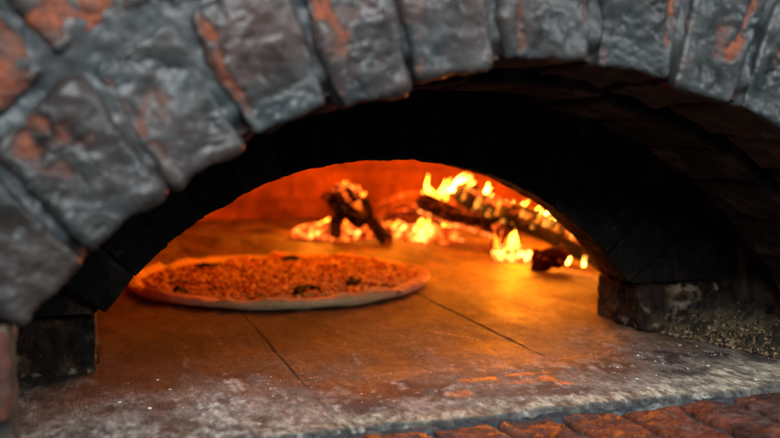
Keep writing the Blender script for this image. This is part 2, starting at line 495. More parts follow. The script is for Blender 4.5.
# flue: side walls, rear face over the arch, unseen lid added to stop light
def plate(name, x0, x1, y0, y1, z0, z1, parent, colf=soot_col, m=M_SOOT, seg=.006, amp=.003, seed=0):
    h = np.array([x1 - x0, y1 - y0, z1 - z0]) / 2; c = np.array([x0 + x1, y0 + y1, z0 + z1]) / 2
    P, N, F = rblock(*h, seg, .003)
    V = P + c
    V = V + N * (amp * fbm(V + seed, 22, 4, 3) + .0008 * fbm(V, 150, 3, 7))[:, None]
    C = colf(V + seed, V, N)
    return obj(name, V, F, m, parent, col=np.c_[C, np.full(len(V), .8)])
def wall_col(S, V, N):
    C = soot_col(S, V, N)
    seam = sst(.006 - np.abs(V[:, 1] - .776 - .004 * fbm(V, 40, 2, 3)), 0, .004) * sst(.125 - V[:, 2], 0, .06)
    C = lcol(C, (.12, .095, .07), seam * .8)
    low = sst(.10 - V[:, 2] + .03 * fbm(V, 40, 3, 6), 0, .07)
    return lcol(C, (.10, .075, .05), low * sst(fbm(V, 90, 4, 8), -.1, .6) * .6)
plate('side_wall', -.16, -.062, .605, .815, -.02, .62, vest, wall_col, seed=3)
plate('side_wall', .600, .70, .605, .815, -.02, .62, vest, wall_col, seed=4)
plate('flue_light_stop', -.16, .70, .60, .83, .62, .65, vest, seg=.02)  # unseen plate added on top to keep stray light out
V, F = polar_sheet(CF, -64, 64, 160, np.r_[np.linspace(.43, .6, 30), np.linspace(.62, 1.0, 12)], .698)
obj('flue_front', V, F[:, ::-1], M_SOOT, vest, col=soot_col(V, V, V))

# ================================================================== MOUTH ARCH
CM = (.2585, -.127); YM = .81
mouth = thing('mouth_arch', 'low blackened brick arch around the glowing oven mouth, set on two squat jamb bricks', 'brick arch', (.2635, .855, 0))
def splay(V, P):
    t = np.clip((V[:, 1] - YM) / .09, 0, 1)
    s = 1 + .012 * t
    V = V.copy()
    V[:, 0] = CM[0] + (V[:, 0] - CM[0]) * s + .017 * t * sst(V[:, 0], .1, .4)
    return V
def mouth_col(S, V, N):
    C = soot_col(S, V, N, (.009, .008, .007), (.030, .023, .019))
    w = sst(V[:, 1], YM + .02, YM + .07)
    return lcol(C, (.26, .10, .045), w * sst(fbm(S, 50, 3, 77), -.5, .4) * .8)  # fire glow on the underside painted in as red-brown colour
am = np.linspace(-53.6, 53.6, 16)
for i in range(15):
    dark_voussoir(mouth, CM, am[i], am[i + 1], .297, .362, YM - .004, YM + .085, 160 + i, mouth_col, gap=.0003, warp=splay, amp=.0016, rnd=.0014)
V, F = polar_sheet(CM, -72, 72, 260, np.r_[np.linspace(.302, .37, 24), np.linspace(.39, 1.0, 20)], YM + .004, lip=YM + .083)
V = splay(V, V); V += .0012 * fbm(V, 60, 3, 3)[:, None]
msk = np.hypot(V[:, 0] - CM[0], V[:, 2] - CM[1])
V[:, 2] = np.maximum(V[:, 2], .048 - .04 * sst(np.abs(V[:, 0] - .26), .33, .36))
obj('front_wall', V, F, M_SOOT, mouth, col=soot_col(V, V, V))
V2, F2 = polar_sheet(CM, -88, 88, 200, np.r_[np.linspace(.306, .40, 16), np.linspace(.42, 1.0, 16)], YM + .088)
V2 = splay(V2, V2); V2[:, 2] = np.maximum(V2[:, 2], .048 - .06 * sst(np.abs(V2[:, 0] - .26), .33, .36))
obj('rear_wall', V2, F2[:, ::-1], M_DOME, mouth, uv=V2[:, [0, 2]])
def jamb_col(S, V, N):
    C = np.tile([.02, .013, .009], (len(V), 1))
    C = lcol(C, (.085, .045, .024), sst(fbm(S, 45, 4, 5), -.1, .7))
    C = lcol(C, (.010, .009, .008), sst(fbm(S, 30, 4, 15), .1, .6))
    C = lcol(C, (.24, .20, .14), sst(fbm(S, 150, 4, 9), .35, .8) * .75 * sst(.03 - V[:, 2] + .012 * fbm(S, 60, 2, 4), -.01, .02))
    s = sst(V[:, 0], .535, .56) * sst(fbm(V, 120, 4, 19), -.05, .4)
    C = lcol(C, (.26, .19, .135), s * .85)
    e = sst(.0035 - np.abs(V[:, 0] - .0135), 0, .003) * sst(-N[:, 1], .1, .6)
    return lcol(C, (.22, .08, .04), e * .8)
def jamb(x0, x1, y0, y1, z0, z1, seed, rnd, parent=mouth):
    h = np.array([x1 - x0, y1 - y0, z1 - z0]) / 2; c = np.array([x0 + x1, y0 + y1, z0 + z1]) / 2
    P, N, F = rblock(*h, .0016, rnd)
    S = P + seed
    d = .0034 * fbm(S, 28, 3, 3) + .0016 * fbm(S, 110, 4, 7)
    V = P + N * d[:, None] + c
    return obj('jamb_brick', V, F, M_SOOT, parent, col=np.c_[jamb_col(S, V, N), np.full(len(V), .62)])
jamb(-.080, .0135, YM, YM + .06, -.002, .0455, 1.3, .003)
jamb(.5145, .606, YM - .002, YM + .055, -.002, .0455, 2.7, .008)
jamb(-.080, .0125, YM + .0625, YM + .10, -.002, .0455, 4.3, .004)
jamb(.5215, .606, YM + .0585, YM + .10, -.002, .0455, 3.1, .006)
# springer stones closing the wedge between jamb top and first arch brick
for s, cx in ((-1, -.045), (1, .567)):
    P, N, F = rblock(.052, .042, .012, .003, .003)
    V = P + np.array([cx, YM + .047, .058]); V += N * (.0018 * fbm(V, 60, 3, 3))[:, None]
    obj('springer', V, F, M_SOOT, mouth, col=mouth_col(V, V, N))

# ================================================================== CHAMBER
def dome():
    cx, cy, R = .31, 1.42, .64
    prof = [(R, -.03), (R, .0), (R, .03), (R, .06), (R, .09), (R, .12)]
    for t in np.linspace(0, 90, 20)[1:]:
        prof.append((R * cos(rad(t)), .12 + .27 * sin(rad(t))))
    V, UV = [], []; na = 144; L = 0; pz = None
    for i in range(na + 1):
        a = 2 * math.pi * i / na - math.pi / 2
        L = 0; p0 = prof[0]
        for p in prof:
            L += math.hypot(p[0] - p0[0], p[1] - p0[1]); p0 = p
            V.append((cx + max(p[0], .002) * cos(a), max(cy + max(p[0], .002) * sin(a), YM + .092), p[1])); UV.append((a * R, L))
    n = len(prof); F = []
    for i in range(na):
        for j in range(n - 1):
            q = (i * n + j, i * n + j + 1, (i + 1) * n + j + 1, (i + 1) * n + j)
            if all(V[k][1] <= YM + .0921 for k in q): continue
            F.append(q)
    V = np.array(V)
    return obj('oven_dome', V, F, M_DOME, base=(cx, cy, 0), uv=np.array(UV))
tag(dome(), 'fire lit brick dome and back wall of the oven chamber', 'oven dome')

# ================================================================== HEARTH FLOOR
def axis(lo, hi, step, seams, outs):
    xs = list(np.arange(lo, hi, step)) + list(outs)
    for s in seams: xs += list(np.arange(s - .006, s + .0061, .0008))
    xs = np.array(sorted(xs)); keep = [xs[0]]
    for x in xs[1:]:
        if x - keep[-1] > .0006: keep.append(x)
    return np.array(keep)
SEAMS = (-.054, .1635, .381, .598)
X = axis(-.13, .68, .0030, SEAMS, np.r_[np.linspace(-.5, -.14, 20), np.linspace(.69, 1.1, 22)])
Y = np.array(sorted(list(np.arange(.604, .616, .0008)) + list(np.arange(.618, 1.12, .0028)) + list(np.arange(1.12, 1.4, .006)) + list(np.linspace(1.41, 2.2, 60))))
GX, GY = np.meshgrid(X, Y, indexing='ij')
V = np.c_[GX.ravel(), GY.ravel(), np.zeros(GX.size)]
x, y = V[:, 0], V[:, 1]
P2 = np.c_[x, y, 0 * x]
big = fbm(P2, 9, 4, 71); md = fbm(P2, (32, 20, 1), 5, 77); fn = fbm(P2, (120, 60, 1), 4, 81); vf = fbm(P2, (300, 130, 1), 3, 87)
streak = fbm(P2, (26, 20, 1), 5, 91)
z = .0008 * big + .0008 * md + .0003 * fn + .00018 * vf
# rough broken front lip
edge = .6075 + .0022 * md + .0012 * fn
z -= .0046 * (1 - sst(y, edge - .004, edge + .004))
sd = np.full(len(x), 9.); 
wob = .0005 * fbm(P2, (0.1, 25, 1), 3, 95)
for s in SEAMS: sd = np.minimum(sd, np.abs(x - s - wob))
seamvis = np.where(np.abs(x - .381) < .02, sst(y, .74, .92) * .78 + .14, .10 + .30 * sst(y, .69, .78)) * (.75 + .5 * sst(fn, -.4, .4))
z -= .0022 * sst(.0018 - sd, 0, .0014) * seamvis
V[:, 2] = z
V[:, 2] += .0003 * vf * sst(.66 - y, 0, .03)
# colour
C = np.tile([.23, .155, .10], (len(x), 1))
C = lcol(C, (.44, .27, .13), sst(md + .5 * big, 0, .9) * .7)
C = lcol(C, (.085, .05, .035), sst(streak + .3 * fn, .15, .8) * .6)
front = sst(.80 - y + .03 * md + .02 * big, 0, .10)
C = lcol(C, (.235, .205, .178), front * .92)
C = lcol(C, (.37, .335, .29), front * sst(streak + .6 * fn - .3 * big, .1, .7) * .55)
# soot band
sootb = sst(.05 - np.abs(y - .715 - .015 * big) + .028 * md + .018 * fn, -.012, .035) * (1 - .75 * sst(x, .40, .47))
C = lcol(C, (.05, .038, .033), sootb * .8)
def spot(px, py, rx, ry, nz=.7):
    d = np.sqrt(((x - px) / rx) ** 2 + ((y - py) / ry) ** 2)
    return sst(1.1 - d + nz * (.6 * md + .5 * fn), 0, .45)
# pale worn concrete strip along the front
strip = sst(.637 - y + .008 * md + .004 * fn + .030 * sst(x, .40, .5) + .028 * sst(.16 - x, 0, .05), -.002, .010)
C = lcol(C, (.35, .30, .22), strip * (.65 + .35 * sst(fn, -.3, .5)))
C = lcol(C, (.43, .41, .365), spot(.065, .675, .062, .034) * .85)
C = lcol(C, (.40, .38, .34), spot(.015, .675, .05, .03) * .6)
C = lcol(C, (.44, .375, .28), spot(.52, .655, .07, .035) * .85)
C = lcol(C, (.40, .34, .25), spot(.55, .70, .03, .03) * .6)
C = lcol(C, (.03, .025, .024), spot(.50, .715, .055, .018, .9) * .85)
C = lcol(C, (.03, .025, .024), spot(.46, .735, .04, .010, .9) * .8)
C = lcol(C, (.05, .042, .038), spot(-.015, .76, .05, .06) * .8)
C = lcol(C, (.045, .035, .03), spot(.00, .70, .03, .015, .9) * .6)
C = lcol(C, (.05, .035, .03), spot(.22, .705, .06, .025, .8) * .75)
C = lcol(C, (.06, .03, .022), spot(.27, .66, .05, .014, .8) * .7)
C = lcol(C, (.045, .036, .032), front * sst(fbm(P2, (36, 20, 1), 5, 131) + .35 * fn, .12, .55) * (1 - .6 * strip) * .8)
C = lcol(C, (.09, .05, .036), sst(fbm(P2, (24, 18, 1), 5, 141), .1, .6) * (1 - front) * .7)
C = lcol(C, (.07, .055, .048), sst(vf + .3 * fn, .25, .6) * front * sst(.10 - x, -.05, .05) * .7)
C = lcol(C, (.028, .024, .022), front * sst(fbm(P2, (15, 18, 1), 5, 151) + .3 * fn, .2, .62) * (1 - strip) * .85)
C = lcol(C, (.045, .026, .016), sst(y, .80, .86) * sst(fbm(P2, (18, 9, 1), 5, 161) + .35 * fn, .02, .45) * .85)
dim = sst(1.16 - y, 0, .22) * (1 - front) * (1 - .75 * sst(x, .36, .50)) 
C = C * (1 - .60 * dim)[:, None]  # light falloff in the tile colour, offsetting the fill lamp
C = C * lerp(np.ones(3)[None, :], np.array([1.12, .93, .62])[None, :], sst(y, .82, .98)[:, None])  # orange firelight tinted into the tile colour deeper in
lg = sst(.785 - y + .045 * md, 0, .06) * sst(.175 - x + .02 * md, 0, .05)
C = lcol(C, (.26, .243, .215), lg * (.50 + .4 * sst(md + .3 * fn, -.4, .6)))
C = lcol(C, (.05, .043, .038), lg * sst(fbm(P2, (70, 40, 1), 4, 171) + .4 * vf, .15, .7) * .8)
rg_ = sst(.80 - y + .03 * md, 0, .06) * sst(x - .17, 0, .05)
C = lcol(C, (.22, .185, .16), rg_ * sst(md - .3 * fn, -.2, .6) * (1 - strip) * .35)
band = sst(.058 - np.abs(y - .70 - .02 * big) + .03 * md, -.01, .03) * sst(x, .14, .19)
C = lcol(C, (.030, .023, .021), band * sst(fbm(P2, (22, 20, 1), 5, 181) + .5 * fn + .15, .0, .5) * (1 - strip) * .85)
C = lcol(C, (.30, .24, .20), band * sst(fbm(P2, (90, 40, 1), 4, 191), .25, .7) * (1 - strip) * .6)
# bare orange patches
org = np.maximum.reduce([spot(.333, .680, .030, .007, .7), spot(.300, .695, .018, .006, .7), spot(.268, .662, .010, .007, .6), spot(.40, .742, .010, .005, .5), spot(.345, .70, .02, .004, .7), spot(.36, .665, .012, .004, .7)])
C = lcol(C, (.46, .11, .030), org * sst(fn + .6 * vf + .4 * md, -.3, .5) * .8)
# flour smears
fl1 = np.maximum.reduce([spot(.112, .745, .006, .035, .9), spot(.105, .705, .010, .014, .9), spot(.085, .69, .012, .006, .9), spot(.10, .672, .02, .006, .9)])
C = lcol(C, (.66, .64, .60), fl1 * sst(vf + .5 * fn, -.1, .7) * .55)
for (sx, sy0, sy1, sw, dx_) in ((.075, .74, .93, .0035, .02), (.13, .78, 1.0, .0022, -.015), (.215, .72, .96, .003, .03), (.30, .76, .98, .0022, -.02), (.43, .72, .94, .003, .02), (.47, .76, 1.02, .002, -.03)):
    cxs = sx + dx_ * (y - sy0) / (sy1 - sy0) + .0012 * fn
    mk = sst(sw - np.abs(x - cxs), 0, sw * .8) * sst(y, sy0, sy0 + .06) * (1 - sst(y, sy1 - .08, sy1)) * sst(vf + .6 * md, -.3, .5)
    C = lcol(C, (.36, .28, .20), mk * .38)
# ash near the fire, seams
C = lcol(C, (.42, .36, .30), sst(y, 1.42, 1.6) * sst(md, -.3, .5) * .6)
C = lcol(C, (.02, .015, .012), sst(.0021 - sd, 0, .0014) * np.clip(seamvis, 0, 1) * .9)
# scratch
sc = np.abs((y - .839) - (.875 - .839) / (.323 - .348) * (x - .348))
C = lcol(C, (.5, .33, .16), sst(.0022 - sc, 0, .0012) * (np.abs(x - .337) < .017) * .8)
lipm = 1 - sst(y, edge + .001, edge + .006)
C = lcol(C, (.045, .045, .045), lipm * .9)  # lip face painted dark as a shadowed edge
grav = strip * sst(vf + .4 * fn, -.6, .6)
C = C * (1 + .34 * fn[:, None] + .30 * vf[:, None]) * (1 - .45 * strip + .62 * grav)[:, None]
C = lcol(C, (.45, .42, .36), sst(vf + .5 * fn, .75, 1.0) * front * .6)
rough = np.clip(.55 + .15 * front - .15 * org - .12 * sootb + .1 * md, .2, .95)
nx, ny = GX.shape
F = gridfaces(nx, ny)
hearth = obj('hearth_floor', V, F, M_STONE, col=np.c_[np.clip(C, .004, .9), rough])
tag(hearth, 'sooty stone hearth floor of large square tiles', None, kind='structure')

# ================================================================== BRICK SILL
sill = thing('brick_sill', 'row of glossy red bricks along the front edge below the hearth', 'brick sill', (.264, .53, -.07))
js = [.0475 * k + .4555 - .0475 * 14 for k in range(22)]
for i, x0 in enumerate(js):
    w = .0475
    P, N, F = rblock(w / 2 - .0025, .081, .024, .0016 if .1 < x0 < .6 else .004, .0032)
    S = P + i * np.array([.9, .4, .2])
    d = .0016 * fbm(S, 40, 3, 3) + .0011 * fbm(S, 130, 4, 7) + .0005 * fbm(S, 330, 2, 9)
    V = P + N * d[:, None] + np.array([x0 + w / 2, .5165 + random.uniform(-.0015, .0015), -.0262 + random.uniform(-.0008, .0008)])
    C = sill_color(S, V, seed=0)
    C = lcol(C, (.05, .03, .026), sst(fbm(V, 25, 4, 33), .0, .7) * .7)
    obj('brick', V, F, M_SILL, sill, col=np.c_[C, np.clip(.46 + .2 * fbm(S, 50, 3, 41), .25, .9)])
xs = np.arange(-.26, .86, .003); ys = np.r_[np.arange(.438, .59, .006), np.arange(.590, .612, .0015)]
GX2, GY2 = np.meshgrid(xs, ys, indexing='ij')
V = np.c_[GX2.ravel(), GY2.ravel(), np.full(GX2.size, -.0060)]
V[:, 2] += .0015 * fbm(V, 60, 3, 3) + .001 * fbm(V, 200, 3, 5) + .0025 * sst(V[:, 1], .594, .599)
C = lcol(np.tile([.035, .045, .052], (len(V), 1)), (.24, .25, .24), sst(fbm(V, 50, 4, 8), .15, .7) * .7)
C = lcol(C, (.03, .03, .03), sst(fbm(V, 70, 4, 18), .2, .7) * .7)
obj('mortar', V, gridfaces(len(xs), len(ys)), M_STONE, sill, col=np.c_[C, np.full(len(V), .5)])
P, N, F = rblock(.56, .08, .05, .02, .004)
obj('backing', P + np.array([.3, .522, -.080]), F, M_STONE, sill, col=np.tile([.1, .09, .085], (len(P), 1)))

# ================================================================== ASH RUBBLE against the right wall
xs = np.arange(.50, .66, .0013); ys = np.arange(.602, .812, .0016)
GA, GB = np.meshgrid(xs, ys, indexing='ij')
V = np.c_[GA.ravel(), GB.ravel(), np.zeros(GA.size)]
xe = np.interp(V[:, 1], [.60, .66, .70, .76, .81], [.590, .578, .566, .548, .532])
n1 = fbm(V, 45, 4, 3); n2 = fbm(V, 170, 4, 9); n3 = fbm(V, 420, 3, 19)
t = V[:, 0] - xe + .006 * n1
V[:, 2] = np.minimum(np.clip(t, 0, 1) * .62, .030 + .008 * n1) + np.clip(t * 80, 0, 1) * (.0026 * n2 + .0017 * n3 + .001) - .0035 * (1 - np.clip(t * 200 + .2, 0, 1))
keep = (V[:, 0] < .655)
C = lcol(np.tile([.12, .088, .052], (len(V), 1)), (.26, .19, .11), sst(n2 + .5 * n3, .0, .8) * .8)
C = lcol(C, (.02, .016, .013), sst(n1 + .6 * n2 + .3 * n3, -.25, .3) * .93)
C = lcol(C, (.03, .024, .02), sst(V[:, 2], .014, .03) * .85)
ash = obj('ash_heap', V, gridfaces(len(xs), len(ys)), M_ASH, base=(.58, .70, 0), col=np.c_[C, np.full(len(V), .9)])
tag(ash, 'crumbly tan ash and mortar rubble banked against the right wall', 'ash heap', kind='stuff')

def lumps(n, posf, sizef, colf, proto=ICO1, jag=.35, seed=0, glowf=None):
    rng = np.random.default_rng(seed); Vs, Fs, Cs, Gs = [], [], [], []; off = 0
    V0, F0 = proto; F0 = np.array(F0)
    for k in range(n):
        p = np.array(posf(rng)); s = np.array(sizef(rng))
        a = rng.uniform(0, 6.28); R = np.array([[cos(a), -sin(a), 0], [sin(a), cos(a), 0], [0, 0, 1]])
        v = V0 * (1 + jag * (rng.random(len(V0))[:, None] - .5)) * s
        Vs.append(v @ R.T + p); Fs.append(F0 + off); off += len(V0)
        Cs.append(np.tile(colf(rng), (len(V0), 1)))
    return np.concatenate(Vs), np.concatenate(Fs).tolist(), np.concatenate(Cs)
def ashpos(r):
    yy = r.uniform(.62, .80); xx = np.interp(yy, [.60, .66, .70, .76, .81], [.590, .578, .566, .548, .532]) + abs(r.normal(0, .018)) - .004
    zz = max(0, min((xx - np.interp(yy, [.60, .66, .70, .76, .81], [.590, .578, .566, .548, .532])) * .62, .030)) + .001
    return (min(xx, .64), yy, zz)
V, F, C = lumps(2600, ashpos, lambda r: np.array([1, r.uniform(.6, 1), r.uniform(.5, .9)]) * (.0005 + .0012 * r.random() ** 2 + .0016 * (r.random() > .96)), lambda r: np.array([.36, .25, .13]) * (r.random() ** 2.2 * 1.15 + .06), seed=5)
g = obj('grit', V, F, M_ASH, ash, col=np.c_[C, np.full(len(V), .9)], smooth=False)
g['kind'] = 'stuff'
# flour and grit crumbs scattered over the hearth
def crpos(r):
    k = r.random()
    if k < .45: return (r.normal(.46, .06), r.normal(.725, .035), .0012)
    if k < .7: return (r.normal(.09, .05), r.normal(.70, .03), .0012)
    return (r.uniform(-.03, .55), r.uniform(.625, .80), .0012)
V, F, C = lumps(170, crpos, lambda r: np.array([1.3, r.uniform(.5, 1), .4]) * (r.uniform(.0003, .0008) + .0009 * (r.random() > .94)), lambda r: np.array([.72, .69, .62]) * r.uniform(.5, 1.05), seed=9)
V[:, 1] = np.maximum(V[:, 1], .617)
cr = obj('flour_crumbs', V, F, M_FLOUR, base=(.3, .7, 0), col=np.c_[C, np.full(len(V), .9)])
tag(cr, 'tiny white flour crumbs scattered over the front of the hearth', 'crumbs', kind='stuff')

# ================================================================== PIZZA
PC = np.array([.242, 1.2, 0.0015]); PR = .187
pizza = thing('pizza', 'large round pizza with minced cheese and tomato topping and charred basil leaves', 'pizza', tuple(PC))
def lathe_crust():
    prof = [(0, .0), (.5, .0), (.90, .0003), (.965, .0008), (.988, .0030), (.998, .0062), (1.0, .0092), (.994, .0122), (.980, .0128), (.962, .0140), (.944, .0134), (.920, .0106), (.895, .0084), (.86, .0066), (.5, .0066), (0, .0066)]
    # resample
    pr = np.array(prof); d = np.r_[0, np.cumsum(np.hypot(*np.diff(pr * [PR, 1], axis=0).T))]
    q = np.unique(np.r_[np.linspace(0, d[2], 5), np.linspace(d[2], d[13], 60), np.linspace(d[13], d[-1], 6)])
    rr = np.interp(q, d, pr[:, 0]); zz = np.interp(q, d, pr[:, 1])
    na = 420; V = []
    th = np.linspace(0, 2 * math.pi, na, endpoint=False)
    ring = np.c_[np.cos(th), np.sin(th), 0 * th]
    wob = 1 + .010 * fbm(ring, 1.6, 3, 3) + .003 * fbm(ring, 9, 3, 8)
    hgt = 1 + .22 * fbm(ring, 4, 3, 13) + .10 * fbm(ring, 14, 2, 15)
    wid = 1 + .35 * fbm(ring, 3, 3, 23)
    for i in range(na):
        for r, zc in zip(rr, zz):
            r2 = r
            if r > .86: r2 = 1 - (1 - r) * (wid[i] if r < .97 else 1)
            V.append((PC[0] + PR * r2 * wob[i] * cos(th[i]), PC[1] + PR * r2 * wob[i] * sin(th[i]), PC[2] + (zc if r < .9 and zc < .001 else zc * (1 + (hgt[i] - 1) * (1 if r > .9 else 0)))))
    V = np.array(V); n = len(rr)
    F = gridfaces(na, n, True)
    R = np.hypot(V[:, 0] - PC[0], V[:, 1] - PC[1]) / PR
    top = np.tile(np.arange(n) > np.argmax(rr), na)
    V[:, 2] += np.where(top & (R > .88), .0014 * fbm(V, 55, 3, 3) + .0009 * fbm(V, 150, 3, 4), 0)
    zrel = V[:, 2] - PC[2]
    C = np.tile([.86, .64, .34], (len(V), 1))
    C = lcol(C, (.80, .46, .17), sst(zrel, .0078, .0115) * .95)
    C = lcol(C, (.34, .12, .04), sst(zrel, .010, .014) * sst(fbm(V, 45, 4, 6), .15, .7) * .7)
    C = lcol(C, (.06, .03, .02), sst(fbm(V, 28, 4, 9), .55, .9) * .8)
    C = lcol(C, (.45, .09, .03), (R < .915) * top * 1.)
    return obj('crust', V, F[:, ::-1], M_CRUST, pizza, col=np.c_[C, np.full(len(V), .6)])
lathe_crust()
# sauce layer
na, nr = 220, 60
th = np.linspace(0, 2 * math.pi, na, endpoint=False); rr = np.linspace(0.001, .915, nr)
V = np.array([(PC[0] + PR * r * cos(t), PC[1] + PR * r * sin(t), PC[2] + .0072) for t in th for r in rr])
V[:, 2] += .0014 * fbm(V, 60, 3, 3) + .0014 * fbm(V, 170, 4, 5)
R = np.hypot(V[:, 0] - PC[0], V[:, 1] - PC[1]) / PR
V[:, 2] -= .003 * sst(R, .885, .915)
C = lcol(np.tile([.26, .022, .008], (len(V), 1)), (.06, .008, .004), sst(fbm(V, 90, 4, 3), .0, .8))
obj('sauce', V, gridfaces(na, nr, True), M_SAUCE, pizza, col=np.c_[C, np.full(len(V), .35)])
# crumbled topping
def tpos(r):
    while True:
        q = math.sqrt(r.random()) * .872 * PR; a = r.uniform(0, 6.283)
        p = (PC[0] + q * cos(a), PC[1] + q * sin(a), PC[2] + .0080 + r.uniform(0, .0022))
        if vnoise(np.array([[p[0] * 55, p[1] * 55, 0]]), 4)[0] > r.uniform(-.9, .5): return p
def tcol(r):
    k = r.random()
    if k < .40: c = np.array([1.0, .66, .18])
    elif k < .66: c = np.array([.85, .25, .05])
    elif k < .93: c = np.array([.45, .05, .012])
    else: c = np.array([.16, .05, .02])
    return c * r.uniform(.7, 1.15)
V, F, C = lumps(5200, tpos, lambda r: np.array([r.uniform(.8, 1.9), r.uniform(.7, 1.1), r.uniform(.6, 1.0)]) * r.uniform(.0012, .0028), tcol, seed=3, jag=.3)
tp = obj('topping', V, F, M_TOP, pizza, col=np.c_[C, np.full(len(V), .45)])
tp['kind'] = 'stuff'
def leaf(x, y, L, wd, yaw, seed):
    nu, nv = 26, 13; u = np.linspace(0, 1, nu); v = np.linspace(-1, 1, nv)
    U, Vv = np.meshgrid(u, v, indexing='ij'); U = U.ravel(); Vv = Vv.ravel()
    wdt = wd * np.sin(np.pi * np.clip(U, .02, .98) ** .8) ** .8
    lx = (U - .5) * L; ly = Vv * wdt
    lz = .0025 + .004 * np.abs(Vv) ** 1.5 * np.sin(3 * U + seed) + .0045 * np.sin(math.pi * U) 
    P = np.c_[lx, ly, lz]
    P[:, 2] += .0035 * fbm(P + seed, 90, 3, seed)
    P[:, 0] += .002 * fbm(P + seed, 110, 2, seed + 5)
    top = P.copy(); bot = P.copy(); bot[:, 2] -= .0006
    c, s = cos(yaw), sin(yaw)
    A = np.r_[top, bot]
    W_ = np.c_[x + A[:, 0] * c - A[:, 1] * s, y + A[:, 0] * s + A[:, 1] * c, PC[2] + .0085 + A[:, 2]]
    f1 = gridfaces(nu, nv); f2 = f1[:, ::-1] + nu * nv
    n = nu * nv
    rim = list(range(nv)) + [i * nv + nv - 1 for i in range(1, nu)] + [(nu - 1) * nv + j for j in range(nv - 2, -1, -1)] + [i * nv for i in range(nu - 2, 0, -1)]
    f3 = [(rim[k], rim[(k + 1) % len(rim)], rim[(k + 1) % len(rim)] + n, rim[k] + n) for k in range(len(rim))]
    C = lcol(np.tile([.004, .0045, .003], (len(W_), 1)), (.003, .002, .002), sst(fbm(W_, 80, 3, seed), -.2, .5))
    obj('basil_leaf', W_, f1.tolist() + f2.tolist() + f3, M_LEAF, pizza, col=np.c_[C, np.full(len(W_), .5)])
for k, (x0, y0, L, w, yaw) in enumerate([(.165, 1.303, .036, .014, .3), (.282, 1.327, .026, .011, 1.2), (.311, 1.104, .030, .009, .9), (.241, 1.052, .036, .010, .15), (.108, 1.098, .024, .009, -.4), (.335, 1.052, .018, .008, .2)]):
    leaf(x0, y0, L * 1.05, w * 1.1, yaw, 3 + k)

# ================================================================== LOGS AND FIRE
def make_log(name, label, A, B, r0, r1, seed, glow_top=0., glow_low=0., glow_all=0., ash=.0, bend=.006, nseg=44, nring=90, base_z=0., wood=(.03, .02, .015), group='burning logs in the oven', square=0., cat='burning log'):
    A = np.array(A, float); B = np.array(B, float)
    root = thing(name, label, cat, (*(0.5 * (A + B))[:2], max(0, min(A[2] - r0, B[2] - r1))), group)
    t = np.linspace(0, 1, nring)
    axis_ = B - A; L = np.linalg.norm(axis_)
    pts = A + t[:, None] * axis_
    pts[:, 2] += bend * np.sin(np.pi * t) + .004 * np.sin(7 * t + seed)
    pts[:, 0] += .005 * np.sin(5 * t + seed)
    R = lerp(r0, r1, t)
    # uneven broken ends
    R = R * np.clip(np.minimum(t, 1 - t) / .015, .55, 1)
    V, F, S = tube(pts, R, nseg)
    th = S[:, 1]; ti = S[:, 0]
    Pc = np.c_[np.interp(ti, t, pts[:, 0]), np.interp(ti, t, pts[:, 1]), np.interp(ti, t, pts[:, 2])]
    if square:
        sq = 1 / np.maximum(np.abs(np.cos(th + .5)), np.abs(np.sin(th + .5))) ** .75
        V = Pc + (V - Pc) * (sq * .88)[:, None]
    N = V - Pc; Ln = np.linalg.norm(N, axis=1, keepdims=True); N = N / np.maximum(Ln, 1e-6)
    rr = np.maximum(r0, r1)
    Q = np.c_[ti * L * 28, np.cos(th) * 2.2, np.sin(th) * 2.2] + seed * 3.1
    blocks = fbm(np.c_[ti * L * 55, np.cos(th) * 2.4, np.sin(th) * 2.4] + seed, 1, 3, seed)
    fibre = fbm(np.c_[ti * L * 22, np.cos(th) * 7, np.sin(th) * 7] + seed, 1, 4, seed + 4)
    crack = sst(.10 - np.abs(blocks), 0, .10)
    d = rr * (.16 * fibre + .12 * fbm(Q, .5, 2, seed + 8) - .20 * crack)
    V = V + N * d[:, None]
    up = N[:, 2]
    g = crack * (.35 + .35 * glow_all) + glow_all * sst(fibre, -.2, .8)
    g = g + glow_top * sst(up, .25, .8) * sst(blocks + fibre * .5, -.35, .35)
    g = g + glow_low * sst(-up, .2, .8) * sst(fibre, -.6, .3)
    g[th < 0] = .12 if square else .35
    V[:, 2] = np.maximum(V[:, 2], .0008)
    C = np.tile(wood, (len(V), 1))
    C = lcol(C, np.array(wood) * 3, sst(fibre, .0, .8))
    C = lcol(C, (.42, .38, .34), ash * sst(up, .1, .7) * sst(blocks, -.2, .4))
    C[th < 0] = (.09, .045, .025)
    obj('charred_bark', V, F, M_LOG, root, col=np.c_[C, np.full(len(V), .8)], attrs={'glow': np.clip(g, 0, 1)})
    return root, pts, R

